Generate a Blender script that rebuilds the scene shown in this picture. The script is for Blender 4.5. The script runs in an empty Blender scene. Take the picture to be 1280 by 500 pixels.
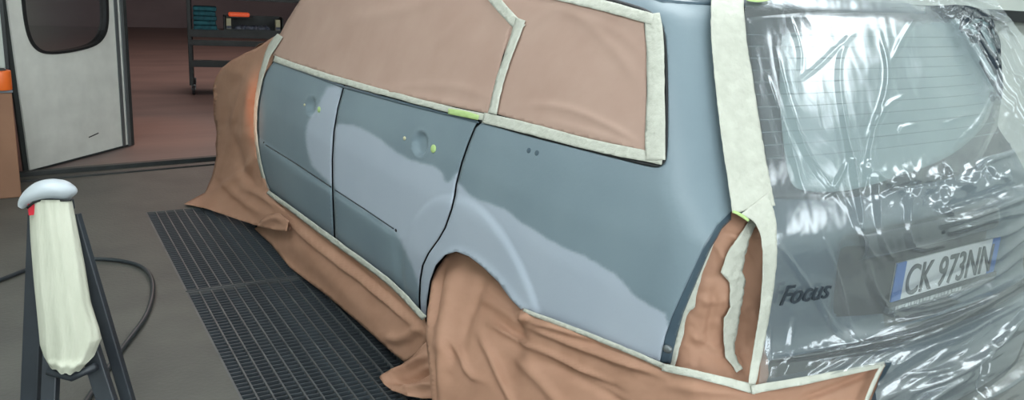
import bpy, bmesh, math, random
import numpy as np
from mathutils import Vector, Matrix
from mathutils.geometry import delaunay_2d_cdt
rng = np.random.RandomState(7); random.seed(7)
S = bpy.context.scene; COL = S.collection

# ------------------------------------------------------------ camera
CP = np.array([-1.228, -.995, 1.412]); FL = 1014.; CY = 230.2
YAW, PIT, ROL = [math.radians(a) for a in (34.7, 14.2, 3.3)]
cf = np.array([math.sin(YAW)*math.cos(PIT), math.cos(YAW)*math.cos(PIT), -math.sin(PIT)])
r0 = np.array([math.cos(YAW), -math.sin(YAW), 0.]); u0 = np.cross(r0, cf)
cr = r0*math.cos(ROL)+u0*math.sin(ROL); cu = -r0*math.sin(ROL)+u0*math.cos(ROL)
cam = bpy.data.objects.new('camera', bpy.data.cameras.new('camera')); COL.objects.link(cam)
cam.matrix_world = Matrix(((cr[0], cu[0], -cf[0], CP[0]), (cr[1], cu[1], -cf[1], CP[1]), (cr[2], cu[2], -cf[2], CP[2]), (0, 0, 0, 1)))
cam.data.sensor_width = 36; cam.data.lens = 36*FL/1280
cam.data.shift_y = (CY-250)/1280
cam.data.clip_start = .05
S.camera = cam
# ------------------------------------------------------------ world, lights, exposure
W = bpy.data.worlds.new('world'); S.world = W; W.use_nodes = True
W.node_tree.nodes['Background'].inputs[0].default_value = (.75, .85, 1, 1)
W.node_tree.nodes['Background'].inputs[1].default_value = .3
S.view_settings.view_transform = 'Standard'; S.view_settings.look = 'None'
S.view_settings.gamma = 1; S.view_settings.use_curve_mapping = False
S.view_settings.exposure = 0.05
def area(name, loc, tgt, sx, sy, power, color):
    l = bpy.data.lights.new(name, 'AREA'); l.shape = 'RECTANGLE'; l.size = sx; l.size_y = sy
    l.energy = power; l.color = color
    o = bpy.data.objects.new(name, l); COL.objects.link(o); o.location = loc
    o.rotation_euler = (Vector(tgt)-Vector(loc)).to_track_quat('-Z', 'Y').to_euler()
    return o
area('daylight_from_entrance', (-.5, -3.85, 1.9), (.3, 2, 1.2), 5.0, 2.0, 172, (.88, .95, 1))
area('back_room_light', (2.2, 9.5, 3.7), (2.2, 9.5, 0), 3, 5, 170, (1, .76, .68))
sp = bpy.data.lights.new('warm_floor_spot', 'SPOT'); sp.energy = 110; sp.color = (1, .35, .15); sp.spot_size = math.radians(34); sp.spot_blend = 1; sp.shadow_soft_size = .1
so = bpy.data.objects.new('warm_floor_spot', sp); COL.objects.link(so); so.location = (1.2, 7.6, 2.6)  # unseen warm spot, added for the orange glow on the floor by the door
so.rotation_euler = (Vector((-.1, 6.1, 0))-Vector(so.location)).to_track_quat('-Z', 'Y').to_euler()
s2 = bpy.data.lights.new('warm_paper_spot', 'SPOT'); s2.energy = 190; s2.color = (1, .4, .2); s2.spot_size = math.radians(10); s2.spot_blend = 1; s2.shadow_soft_size = .06
sq = bpy.data.objects.new('warm_paper_spot', s2); COL.objects.link(sq); sq.location = (-2.7, 3.1, 1.2)  # unseen narrow spot, added to put a warm glow on the front paper
sq.rotation_euler = (Vector((.06, 3.22, .66))-Vector(sq.location)).to_track_quat('-Z', 'Y').to_euler()
LAMP = 7.5      # strength of the booth's ceiling tubes

# ------------------------------------------------------------ helpers: pixels to points on real surfaces
def rays(px):
    px = np.asarray(px, float)
    return cf+np.outer((px[:, 0]-640)/FL, cr)-np.outer((px[:, 1]-CY)/FL, cu)
def hit(px, axis, val):
    d = rays(px); t = (val-CP[axis])/d[:, axis]
    return CP+d*t[:, None]
def at(px, py, dep): return CP+rays([(px, py)])[0]*dep
def smax(a, b, k):
    h = np.maximum(k-np.abs(a-b), 0)/k
    return np.maximum(a, b)+h*h*k*.25
def smin(a, b, k): return -smax(-a, -b, k)
_z = np.linspace(-.3, 1.7, 401)
def prof(zs, xs, w=.03):
    v = np.interp(_z, zs, xs); n = int(w/.005)
    k = np.exp(-np.linspace(-2, 2, 4*n+1)**2); k /= k.sum()
    return np.convolve(np.pad(v, 2*n, mode='edge'), k, 'valid')
SIDE = prof([0, .2, .27, .36, .5, .72, .85, .95, .985, 1.0, 1.2, 1.36, 1.44, 1.6], [.12, .08, .04, .02, .0, -.002, .012, .034, .046, .052, .13, .20, .28, .6], .02)
REAR = prof([0, .2, .3, .5, .56, .60, .64, .80, .88, .96, 1.0, 1.36, 1.42, 1.6], [.10, .05, -.03, -.06, -.04, .03, .045, .05, .055, .12, .15, .40, .50, 1.2], .015)
REARF = prof([0, .2, .4, .5, .56, .64, .80, .88, .96, 1.0, 1.36, 1.42, 1.6], [-.2, -.15, -.11, -.085, -.05, .02, .045, .05, .11, .14, .39, .49, 1.2], .03)
WC = np.array([1.0, .31])     # rear wheel centre (y, z)
def crease_z(y): return np.interp(y, [1.3, 1.52, 3.04, 3.3], [.505, .51, .54, .54])
def Xs(y, z, flare=True):
    x = np.interp(z, _z, SIDE)
    x = x+.07*np.clip((.8-y)/.8, 0, 2)**2+.028*np.clip(y-2.2, 0, 9)**2
    if flare:
        r = np.hypot(y-WC[0], (z-WC[1])*1.0)
        x = x-.009*(1-1/(1+np.exp(-(r-.446)/.005)))+.0015*np.exp(-((r-.458)/.005)**2)
        # doors: lower face stands slightly proud below the crease
        s = 1/(1+np.exp((z-crease_z(y))/.002))*(1/(1+np.exp(-(y-1.5)/.01)))
        x = x-.006*s
    return x
def Zr(y): return np.interp(y, [-.2, .3, .9, 1.6, 2.3, 2.9, 3.3, 3.6, 4.0, 4.4, 4.8], [1.36, 1.425, 1.46, 1.47, 1.44, 1.31, 1.13, 1.0, .93, .78, .5])
def F_body(P, rear=REAR, flare=True, k=.09):
    x, y, z = P.T; c = np.abs(x-.85)
    side = c-(.85-Xs(y, z, flare))
    rr = np.interp(z, _z, rear)+.10*(c/.85)**3-y
    top = z-Zr(y)+.05*(c/.85)**2
    fr = y-(4.42-.2*(c/.85)**3)
    f = smax(side, rr, k); f = smax(f, top*.8, .08); f = smax(f, fr, .25)
    return smax(f, .17-z, .05)
def F_film(P):
    x, y, z = P.T; c = np.abs(x-.85)
    side = c-(.85-Xs(y, z, False)); side = np.where(z < .56, np.minimum(side, c-.85), side)
    rr = np.interp(z, _z, REARF)+.10*(c/.85)**3-y
    top = z-Zr(y)+.05*(c/.85)**2
    f = smax(side, rr, .10); f = smax(f, top*.8, .08)
    return f
SKX = prof([0, .1, .3, .42, .52, .6, .75], [-.15, -.13, -.075, -.04, -.025, -.016, -.012], .03)
def F_drape(P):        # paper over the rear wheel and the bumper
    x, y, z = P.T; c = np.abs(x-.85)
    inarch = 1/(1+np.exp((np.hypot(y-WC[0], z-WC[1])-.37)/.015))
    xs = np.interp(z, _z, SKX)+.07*np.clip((.8-y)/.8, 0, 2)**2
    xs = xs+.085*inarch*np.clip((z-.30)/.25, 0, 1)
    side = c-(.85-xs)
    rr = np.interp(z, _z, REARF)-.008+.10*(c/.85)**3-y
    f = smax(side, rr, .10)
    return smin(f, z-.012, .06)
def F_front(P):        # paper over the front wing, bonnet and nose
    x, y, z = P.T; c = np.abs(x-.85)
    s = .85-(np.interp(z, [0, .12, .3, .8, 1.0, 1.3], [-.10, -.02, .03, .04, .10, .2])+.02*np.clip(y-2.6, 0, 9)**2)
    side = c-s
    fr = y-(4.58-.14*(c/.85)**3+np.interp(z, [0, .2, .5, .9], [.12, .02, 0, -.05]))
    top = (z-Zr(y)-.03+.05*(c/.85)**2)*.8
    f = smax(smax(side, fr, .3), top, .14)
    return smin(f, z-.012, .12)
def F_sill(P):         # paper hanging from the sill
    x, y, z = P.T
    return smin(np.interp(z, [0, .1, .2, .3], [-.0, .01, .015, .025])+.028*np.clip(y-2.2, 0, 9)**2-x, z-.012, .03)
def grad(F, P, e=.003):
    n = np.stack([F(P+np.eye(3)[i]*e)-F(P-np.eye(3)[i]*e) for i in range(3)], 1)
    return n/(np.linalg.norm(n, axis=1)[:, None]+1e-9)
def trace(F, O, D, off=0., n=110):
    """first point along each ray on the surface F = off; at an outline the closest point"""
    D = D/np.linalg.norm(D, axis=1)[:, None]; O = np.broadcast_to(O, D.shape)
    t = np.full(len(D), .4); best = np.full(len(D), 9.); bt = t.copy(); done = np.zeros(len(D), bool)
    for _ in range(n):
        f = F(O+D*t[:, None])-off
        b = (f < best) & ~done; best[b] = f[b]; bt[b] = t[b]
        done |= f < .0003
        t = np.where(done, t, t+np.clip(f*.6, .0004, .5))
        if done.all() : break
        done |= t > 9
    P = O+D*bt[:, None]
    return P
# ------------------------------------------------------------ 2D helpers in the sheet's plane
def resample(poly, step):
    poly = [np.array(p, float) for p in poly]; out = []
    for a, b in zip(poly, poly[1:]+poly[:1]):
        n = max(1, int(round(np.linalg.norm(b-a)/step)))
        for i in range(n): out.append(a+(b-a)*i/n)
    return np.array(out)
def smooth_poly(pts, closed=False, it=2):
    p = [np.array(q, float) for q in pts]
    for _ in range(it):
        q = []
        n = len(p)
        rngi = range(n if closed else n-1)
        if not closed: q.append(p[0])
        for i in rngi:
            a, b = p[i], p[(i+1) % n]; q += [a*.75+b*.25, a*.25+b*.75]
        if not closed: q.append(p[-1])
        p = q
    return p
def inside(P, poly):
    x, y = P[:, 0], P[:, 1]; r = np.zeros(len(P), bool); n = len(poly)
    for i in range(n):
        x1, y1 = poly[i]; x2, y2 = poly[(i+1) % n]
        c = ((y1 > y) != (y2 > y)); 
        if y1 != y2: r ^= c & (x < (x2-x1)*(y-y1)/(y2-y1)+x1)
    return r
def segdist(P, line, closed=False):
    d = np.full(len(P), 1e9); line = [np.array(q, float) for q in line]
    ls = list(zip(line, line[1:]+([line[0]] if closed else []))) if closed else list(zip(line, line[1:]))
    for a, b in ls:
        ab = b-a; t = np.clip(((P-a)@ab)/(ab@ab+1e-9), 0, 1)
        d = np.minimum(d, np.linalg.norm(P-a-t[:, None]*ab, axis=1))
    return d
def sdist(P, poly):
    d = segdist(P, list(poly), True); return np.where(inside(P, poly), -d, d)
def noise2(P, sc, seed=0, oct=3):
    """cheap smooth value noise on 2D points, -1..1"""
    v = np.zeros(len(P)); amp = 1; tot = 0
    for o in range(oct):
        q = P/sc*(2**o)+seed*17.3+o*5.1; i = np.floor(q).astype(int); f = q-i; f = f*f*(3-2*f)
        def h(a, b):
            s = np.sin(a*127.1+b*311.7+seed*74.7)*43758.5453; return s-np.floor(s)
        n = (h(i[:, 0], i[:, 1])*(1-f[:, 0])+h(i[:, 0]+1, i[:, 1])*f[:, 0])*(1-f[:, 1])+(h(i[:, 0], i[:, 1]+1)*(1-f[:, 0])+h(i[:, 0]+1, i[:, 1]+1)*f[:, 0])*f[:, 1]
        v += (n*2-1)*amp; tot += amp; amp *= .5
    return v/tot
def ridges(Q, lst):
    """lst of (polyline, width, height): folds raised (or sunk) along lines; one sharp flank"""
    h = np.zeros(len(Q))
    for line, w, a in lst:
        line = smooth_poly(line, it=1)
        lo = np.min(line, 0)-4*w; hi = np.max(line, 0)+4*w
        m = ((Q > lo) & (Q < hi)).all(1)
        if not m.any(): continue
        d = segdist(Q[m], line)
        # fade at both ends
        L = np.cumsum([0]+[np.linalg.norm(line[i+1]-line[i]) for i in range(len(line)-1)])
        e = np.minimum(np.linalg.norm(Q[m]-line[0], axis=1), np.linalg.norm(Q[m]-line[-1], axis=1))/(L[-1]*.25+1e-6)
        h[m] += a*np.exp(-(d/w)**2)*np.clip(e+.15, 0, 1)
    return h

# ------------------------------------------------------------ objects
def tag(o, label=None, cat=None, group=None, kind=None):
    if label: o['label'] = label
    if cat: o['category'] = cat
    if group: o['group'] = group
    if kind: o['kind'] = kind
    return o
def meshobj(name, V, Fc, mat=None, parent=None, smooth=True):
    me = bpy.data.meshes.new(name); me.from_pydata([tuple(map(float, v)) for v in V], [], [tuple(int(i) for i in f) for f in Fc]); me.update()
    if smooth: me.shade_smooth()
    o = bpy.data.objects.new(name, me); COL.objects.link(o)
    if mat: me.materials.append(mat)
    if parent: o.parent = parent
    return o
def empty(name, loc=(0, 0, 0), rz=0):
    o = bpy.data.objects.new(name, None); COL.objects.link(o); o.location = loc; o.rotation_euler = (0, 0, rz); o.empty_display_size = .1
    return o
def setparent(o, p):
    o.parent = p; bpy.context.view_layer.update(); o.matrix_parent_inverse = p.matrix_world.inverted()
def solid(o, t, off=-1):
    m = o.modifiers.new('thick', 'SOLIDIFY'); m.thickness = t; m.offset = off; return o
def tri(poly, step):
    B = resample(poly, step); lo, hi = B.min(0), B.max(0)
    gx = np.arange(lo[0], hi[0], step); gy = np.arange(lo[1], hi[1], step*.87)
    X, Y = np.meshgrid(gx, gy); X = X+((np.arange(len(gy)) % 2)*step*.5)[:, None]
    G = np.stack([X.ravel(), Y.ravel()], 1)
    G = G[inside(G, B)]
    if len(G): G = G[segdist(G, list(B), True) > step*.55]
    A = np.concatenate([B, G]) if len(G) else B
    vs, es, fs, ov, oe, of = delaunay_2d_cdt([Vector(a) for a in A], [], [list(range(len(B)))], 1, 1e-5)
    return np.array([tuple(v) for v in vs]), fs
def patch(name, poly, F, step=4, off=0., disp=None, mat=None, parent=None, thick=.002, post=None, rounded=False):
    """sheet following the surface F inside an outline; the outline is read off the photograph and dropped onto F"""
    if rounded: poly = smooth_poly(poly, True, 2)
    Q, fs = tri(poly, step)
    P = trace(F, CP, rays(Q), off)
    N = grad(F, P, .006)
    h = np.zeros(len(P))
    if disp is not None: h = h+disp(Q, P)
    P = P+N*h[:, None]
    if post: P = post(Q, P)
    P[:, 2] = np.maximum(P[:, 2], .004)
    # faces wound to look outwards
    fs = [tuple(f) for f in fs]
    f0 = np.array([f[:3] for f in fs]); n = np.cross(P[f0[:, 1]]-P[f0[:, 0]], P[f0[:, 2]]-P[f0[:, 0]])
    if (n*(CP-P[f0[:, 0]])).sum(1).mean() < 0: fs = [f[::-1] for f in fs]
    o = meshobj(name, P, fs, mat, parent); o['_'] = 1; del o['_']
    if thick: solid(o, thick)
    return o, Q, P
def strip_poly(line, w):
    """outline of a tape run along a line; w number or list of widths"""
    L = [np.array(p, float) for p in line]; n = len(L)
    ws = [w]*n if np.isscalar(w) else w
    a, b = [], []
    for i in range(n):
        d = L[min(i+1, n-1)]-L[max(i-1, 0)]; d /= np.linalg.norm(d); nn = np.array([-d[1], d[0]])
        a.append(L[i]+nn*ws[i]/2); b.append(L[i]-nn*ws[i]/2)
    return a+b[::-1]
def colattr(o, vals, name='mask'):
    a = o.data.color_attributes.new(name, 'FLOAT_COLOR', 'POINT')
    a.data.foreach_set('color', np.repeat(vals[:, None], 4, 1).astype(np.float32).ravel())
def box_bm(bm, lo, hi, M=None):
    vs = [bm.verts.new((x, y, z)) for x in (lo[0], hi[0]) for y in (lo[1], hi[1]) for z in (lo[2], hi[2])]
    for f in ((0, 1, 3, 2), (4, 6, 7, 5), (0, 4, 5, 1), (2, 3, 7, 6), (0, 2, 6, 4), (1, 5, 7, 3)): bm.faces.new([vs[i] for i in f])
    if M is not None:
        for v in vs: v.co = M @ v.co
    return vs
def bmobj(name, bm, mat=None, parent=None, bevel=0, smooth=False):
    bmesh.ops.recalc_face_normals(bm, faces=bm.faces)
    me = bpy.data.meshes.new(name); bm.to_mesh(me); bm.free()
    if smooth: me.shade_smooth()
    o = bpy.data.objects.new(name, me); COL.objects.link(o)
    if mat: me.materials.append(mat)
    if parent: o.parent = parent
    if bevel:
        m = o.modifiers.new('bevel', 'BEVEL'); m.width = bevel; m.segments = 2
    return o
def box(name, lo, hi, mat, parent=None, bevel=0, M=None):
    bm = bmesh.new(); box_bm(bm, lo, hi, M); return bmobj(name, bm, mat, parent, bevel)
def bar(name, a, b, w, d, mat, parent=None, up=(0, 0, 1), bevel=.002):
    a = Vector(a); b = Vector(b); z = (b-a).normalized(); x = Vector(up).cross(z)
    if x.length < 1e-4: x = Vector((1, 0, 0))
    x.normalize(); y = z.cross(x)
    M = Matrix((x, y, z)).transposed().to_4x4(); M.translation = a
    return box(name, (-w/2, -d/2, 0), (w/2, d/2, (b-a).length), mat, parent, bevel, M)
def tube(name, pts, r, mat, parent=None, seg=8):
    pts = [Vector(p) for p in pts]; V = []; Fc = []
    rad = [r]*len(pts) if np.isscalar(r) else r
    for i, p in enumerate(pts):
        t = (pts[min(i+1, len(pts)-1)]-pts[max(i-1, 0)]).normalized()
        x = t.cross(Vector((0, 0, 1))); x = x.normalized() if x.length > 1e-3 else Vector((1, 0, 0)); y = x.cross(t)
        for k in range(seg):
            a = 2*math.pi*k/seg; V.append(p+(x*math.cos(a)+y*math.sin(a))*rad[i])
    for i in range(len(pts)-1):
        for k in range(seg): Fc.append((i*seg+k, i*seg+(k+1) % seg, (i+1)*seg+(k+1) % seg, (i+1)*seg+k))
    Fc.append(tuple(range(seg))[::-1]); Fc.append(tuple((len(pts)-1)*seg+k for k in range(seg)))
    return meshobj(name, V, Fc, mat, parent)

# ------------------------------------------------------------ materials
def mat(name, col, rough=.5, metal=0, col2=None, nscale=8, bump=0, bscale=40, spec=.5, coat=0, detail=4, stretch=None, emit=None, attr=None, trans=0):
    m = bpy.data.materials.new(name); m.use_nodes = True; nt = m.node_tree; N = nt.nodes; L = nt.links
    b = N['Principled BSDF']; b.inputs['Roughness'].default_value = rough; b.inputs['Metallic'].default_value = metal
    b.inputs['Specular IOR Level'].default_value = spec; b.inputs['Coat Weight'].default_value = coat
    b.inputs['Base Color'].default_value = (*col, 1)
    tc = N.new('ShaderNodeTexCoord'); mp = N.new('ShaderNodeMapping'); L.new(tc.outputs['Object'], mp.inputs[0])
    if stretch: mp.inputs['Scale'].default_value = stretch
    c = None
    if col2:
        n = N.new('ShaderNodeTexNoise'); n.inputs['Scale'].default_value = nscale; n.inputs['Detail'].default_value = detail; L.new(mp.outputs[0], n.inputs[0])
        r = N.new('ShaderNodeMapRange'); r.inputs[1].default_value = .32; r.inputs[2].default_value = .68; L.new(n.outputs[0], r.inputs[0])
        x = N.new('ShaderNodeMix'); x.data_type = 'RGBA'; x.inputs[6].default_value = (*col, 1); x.inputs[7].default_value = (*col2, 1)
        L.new(r.outputs[0], x.inputs[0]); c = x.outputs[2]
    if attr:
        a = N.new('ShaderNodeAttribute'); a.attribute_name = 'mask'
        n2 = N.new('ShaderNodeTexNoise'); n2.inputs['Scale'].default_value = 5; L.new(mp.outputs[0], n2.inputs[0])
        y = N.new('ShaderNodeMix'); y.data_type = 'RGBA'; y.inputs[6].default_value = (*attr[0], 1); y.inputs[7].default_value = (*attr[1], 1); L.new(n2.outputs[0], y.inputs[0])
        x = N.new('ShaderNodeMix'); x.data_type = 'RGBA'; x.inputs[6].default_value = (*col, 1)
        if c: L.new(c, x.inputs[6])
        L.new(y.outputs[2], x.inputs[7]); L.new(a.outputs['Fac'], x.inputs[0]); c = x.outputs[2]
        r = N.new('ShaderNodeMapRange'); r.inputs[3].default_value = rough; r.inputs[4].default_value = min(1, rough+.25); L.new(a.outputs['Fac'], r.inputs[0]); L.new(r.outputs[0], b.inputs['Roughness'])
    if c: L.new(c, b.inputs['Base Color'])
    if bump:
        n = N.new('ShaderNodeTexNoise'); n.inputs['Scale'].default_value = bscale; n.inputs['Detail'].default_value = 3; L.new(mp.outputs[0], n.inputs[0])
        u = N.new('ShaderNodeBump'); u.inputs['Strength'].default_value = bump; u.inputs['Distance'].default_value = .01; L.new(n.outputs[0], u.inputs['Height']); L.new(u.outputs[0], b.inputs['Normal'])
    if emit: b.inputs['Emission Color'].default_value = (*emit[0], 1); b.inputs['Emission Strength'].default_value = emit[1]
    if trans: b.inputs['Transmission Weight'].default_value = trans
    return m
def srgb(r, g, b):
    f = lambda c: (c/255/12.92) if c/255 <= .04045 else ((c/255+.055)/1.055)**2.4
    return (f(r), f(g), f(b))
M = {}
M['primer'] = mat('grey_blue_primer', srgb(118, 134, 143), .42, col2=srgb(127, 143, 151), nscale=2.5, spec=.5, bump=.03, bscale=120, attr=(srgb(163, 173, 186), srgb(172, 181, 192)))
M['paint'] = mat('blue_grey_car_paint', srgb(72, 89, 101), .3, col2=srgb(80, 98, 110), nscale=3, coat=.5)
M['inner'] = mat('dark_gap', (.012, .014, .016), .7)
M['paper'] = mat('brown_masking_paper', srgb(178, 137, 114), .62, col2=srgb(168, 127, 104), nscale=5, bump=.25, bscale=14, spec=.3, detail=6)
M['paper_w'] = mat('window_masking_paper', srgb(180, 152, 138), .65, col2=srgb(174, 145, 131), nscale=6, bump=.15, bscale=9, spec=.3)
M['tape'] = mat('cream_masking_tape', srgb(199, 200, 188), .6, col2=srgb(187, 188, 176), nscale=30, bump=.4, bscale=60, spec=.35)
M['tapegreen'] = mat('green_putty_tape', srgb(176, 202, 132), .6)
M['seal'] = mat('black_rubber_seal', (.01, .011, .012), .5)
M['rubber'] = mat('black_rubber', (.015, .015, .016), .65)
M['floor'] = mat('dark_booth_floor', srgb(92, 92, 86), .55, col2=srgb(78, 78, 74), nscale=3.5, bump=.2, bscale=60, detail=8)
M['floor2'] = mat('red_brown_floor', srgb(124, 106, 101), .42, col2=srgb(104, 90, 87), nscale=1.3, bump=.1, bscale=20, stretch=(.5, 2.2, 1), detail=8)
M['grate'] = mat('dark_galvanised_steel', srgb(112, 114, 114), .5, metal=.4, col2=srgb(78, 82, 84), nscale=5)
M['grate2'] = mat('blackened_steel_rung', srgb(62, 66, 70), .5, metal=.4, col2=srgb(86, 94, 100), nscale=4)
M['pit'] = mat('pit_black', (.006, .006, .007), .9)
M['door'] = mat('off_white_door_panel', srgb(226, 227, 220), .5, col2=srgb(212, 213, 206), nscale=7, bump=.08, bscale=5, detail=7)
M['alu'] = mat('grey_aluminium', srgb(120, 126, 128), .4, metal=.6)
M['darkmetal'] = mat('dark_painted_metal', srgb(52, 56, 56), .5, col2=srgb(40, 44, 44))
M['stand'] = mat('black_blue_stand_steel', srgb(50, 56, 62), .45, col2=srgb(40, 44, 50))
M['card'] = mat('brown_cardboard', srgb(150, 112, 88), .8, col2=srgb(138, 102, 80), nscale=4)
M['cardtop'] = mat('grey_lid', srgb(120, 128, 136), .6)
M['wall'] = mat('booth_wall_enamel', srgb(200, 206, 198), .45, col2=srgb(190, 198, 190), nscale=2)
M['wall2'] = mat('back_room_wall', srgb(140, 132, 134), .8, col2=srgb(124, 116, 120), nscale=1.2)
M['lamp'] = mat('ceiling_lamp_tube', (1, 1, 1), .5, emit=((.90, .97, 1), LAMP))
M['plate'] = mat('white_plate', srgb(225, 228, 228), .4)
M['plateblue'] = mat('plate_blue', srgb(20, 100, 185), .4)
M['ink'] = mat('black_ink', (.01, .01, .012), .5)
M['badge'] = mat('dark_chrome', srgb(62, 70, 78), .4, metal=.3)
M['capgrey'] = mat('light_grey_primer_cap', srgb(188, 196, 202), .35, spec=.5)
M['crepe'] = mat('cream_crepe_paper', srgb(206, 207, 190), .75, col2=srgb(192, 194, 176), nscale=12, bump=.6, bscale=40, stretch=(1, 1, .15))
M['hose'] = mat('dark_rubber_hose', srgb(44, 50, 54), .4)
M['orange'] = mat('orange_plastic', srgb(235, 110, 40), .4)
M['red'] = mat('red_plastic', srgb(200, 30, 50), .4)
M['orangered'] = mat('glowing_orange_red_enamel', srgb(250, 90, 50), .35, emit=((1, .16, .06), .25))  # slight emission makes the sander body glow by itself
M['teal'] = mat('teal_cloth', srgb(50, 120, 130), .8, col2=srgb(36, 84, 96), nscale=20)
M['ltblue'] = mat('light_blue_card', srgb(140, 180, 200), .6)
M['cream'] = mat('cream_card', srgb(200, 195, 160), .6)
M['grime'] = mat('grey_rag_grey', srgb(130, 130, 140), .8, col2=srgb(70, 80, 100), nscale=30)
M['heater'] = mat('heater_wire', srgb(112, 130, 134), .4)
M['glass'] = mat('rear_glass', srgb(140, 160, 162), .12, spec=.6, coat=.6)
M['frit'] = mat('dark_glass_border', srgb(42, 52, 62), .15, spec=.5, coat=.6)
def window_glass():
    m = bpy.data.materials.new('door_window_glass'); m.use_nodes = True; nt = m.node_tree; nt.nodes.clear()
    o = nt.nodes.new('ShaderNodeOutputMaterial'); t = nt.nodes.new('ShaderNodeBsdfTransparent'); g = nt.nodes.new('ShaderNodeBsdfGlossy'); x = nt.nodes.new('ShaderNodeMixShader')
    t.inputs[0].default_value = (.72, .66, .64, 1); g.inputs['Roughness'].default_value = .2; g.inputs[0].default_value = (.9, .9, .9, 1); x.inputs[0].default_value = .4
    nt.links.new(t.outputs[0], x.inputs[1]); nt.links.new(g.outputs[0], x.inputs[2]); nt.links.new(x.outputs[0], o.inputs[0]); return m
M['winglass'] = window_glass()
def film_mat():
    m = bpy.data.materials.new('clear_masking_film'); m.use_nodes = True; nt = m.node_tree; N = nt.nodes; L = nt.links; N.clear()
    o = N.new('ShaderNodeOutputMaterial'); t = N.new('ShaderNodeBsdfTransparent'); t.inputs[0].default_value = (.97, .985, .99, 1)
    d = N.new('ShaderNodeBsdfDiffuse'); d.inputs[0].default_value = (.80, .86, .88, 1)
    tl = N.new('ShaderNodeBsdfTranslucent'); tl.inputs[0].default_value = (.8, .86, .88, 1)
    g = N.new('ShaderNodeBsdfGlossy'); g.inputs['Roughness'].default_value = .19; g.inputs[0].default_value = (.95, .98, 1, 1)
    fr = N.new('ShaderNodeLayerWeight'); fr.inputs[0].default_value = .42
    tc = N.new('ShaderNodeTexCoord'); n = N.new('ShaderNodeTexNoise'); n.inputs['Scale'].default_value = 4; n.inputs['Detail'].default_value = 3; n.inputs['Distortion'].default_value = .8; L.new(tc.outputs['Object'], n.inputs[0])
    b = N.new('ShaderNodeBump'); b.inputs['Strength'].default_value = .22; b.inputs['Distance'].default_value = .02; L.new(n.outputs[0], b.inputs['Height'])
    for q in (d, g, fr): L.new(b.outputs[0], q.inputs['Normal'])
    x0 = N.new('ShaderNodeMixShader'); x0.inputs[0].default_value = .4; L.new(d.outputs[0], x0.inputs[1]); L.new(tl.outputs[0], x0.inputs[2])
    x1 = N.new('ShaderNodeMixShader'); x1.inputs[0].default_value = .19; L.new(t.outputs[0], x1.inputs[1]); L.new(x0.outputs[0], x1.inputs[2])
    mr = N.new('ShaderNodeMapRange'); mr.inputs[3].default_value = .08; mr.inputs[4].default_value = .62; L.new(fr.outputs['Fresnel'], mr.inputs[0])
    x2 = N.new('ShaderNodeMixShader'); L.new(mr.outputs[0], x2.inputs[0]); L.new(x1.outputs[0], x2.inputs[1]); L.new(g.outputs[0], x2.inputs[2])
    L.new(x2.outputs[0], o.inputs[0]); return m
M['film'] = film_mat()

# ------------------------------------------------------------ room
GA = np.array([-.42, 3.84]); gd = np.array([-.0555, -.9985]); gu = np.array([.9985, -.0555])
GW, GL = 1.45, 5.0
def gp(u, v, z=0): q = GA+gu*u+gd*v; return (q[0], q[1], z)
XL, XR, YB, YF, ZC = -3.2, 4.3, -4.0, 4.98, 3.1
# floor: booth slab with the grated pit left open
bm = bmesh.new()
o4 = [(XL, YF, 0), (XR, YF, 0), (XR, YB, 0), (XL, YB, 0)]; i4 = [gp(0, 0), gp(GW, 0), gp(GW, GL), gp(0, GL)]
O = [bm.verts.new(p) for p in o4]; I = [bm.verts.new(p) for p in i4]; ID = [bm.verts.new((p[0], p[1], -.35)) for p in i4]
for k in range(4):
    bm.faces.new([O[k], O[(k+1) % 4], I[(k+1) % 4], I[k]]); bm.faces.new([I[k], I[(k+1) % 4], ID[(k+1) % 4], ID[k]])
fl = bmobj('floor', bm, M['floor']); tag(fl, kind='structure')
for f in fl.data.polygons:
    f.material_index = 0
bm = bmesh.new(); bm.faces.new([bm.verts.new((*gp(u, v)[:2], -.34)) for u, v in ((0, 0), (GW, 0), (GW, GL), (0, GL))])
tag(bmobj('floor_pit', bm, M['pit']), kind='structure')
tag(box('floor_back_room', (-5, YF, -.05), (9, 17.6, -.004), M['floor2']), kind='structure')
tag(box('wall_left', (XL-.1, YB, 0), (XL, YF, ZC), M['wall']), kind='structure')
tag(box('wall_right', (XR, YB, 0), (XR+.1, YF, ZC), M['wall']), kind='structure')
tag(box('wall_rear', (XL, YB-.1, 0), (XR, YB, ZC), M['wall']), kind='structure')
tag(box('ceiling', (XL, YB, ZC), (XR, YF, ZC+.1), M['wall']), kind='structure')
JX = float(hit([(9, 60)], 1, YF)[0][0]); bm = bmesh.new(); box_bm(bm, (XL, YF, 0), (JX-.02, YF+.03, ZC)); box_bm(bm, (3.4, YF, 0), (XR, YF+.08, ZC)); box_bm(bm, (-1.16, YF, 2.3), (3.4, YF+.08, ZC))
tag(bmobj('wall_front', bm, M['wall']), kind='structure')
tag(box('wall_back_room', (-5, 17.5, 0), (9, 17.6, 4), M['wall2']), kind='structure')
tag(box('wall_back_room_left', (-5.1, YF+.08, 0), (-5, 17.5, 4), M['wall2']), kind='structure')
tag(box('wall_back_room_right', (9, YF+.08, 0), (9.1, 17.5, 4), M['wall2']), kind='structure')
tag(box('ceiling_back_room', (-5, YF+.08, 4), (9, 17.5, 4.1), M['wall2']), kind='structure')
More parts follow.
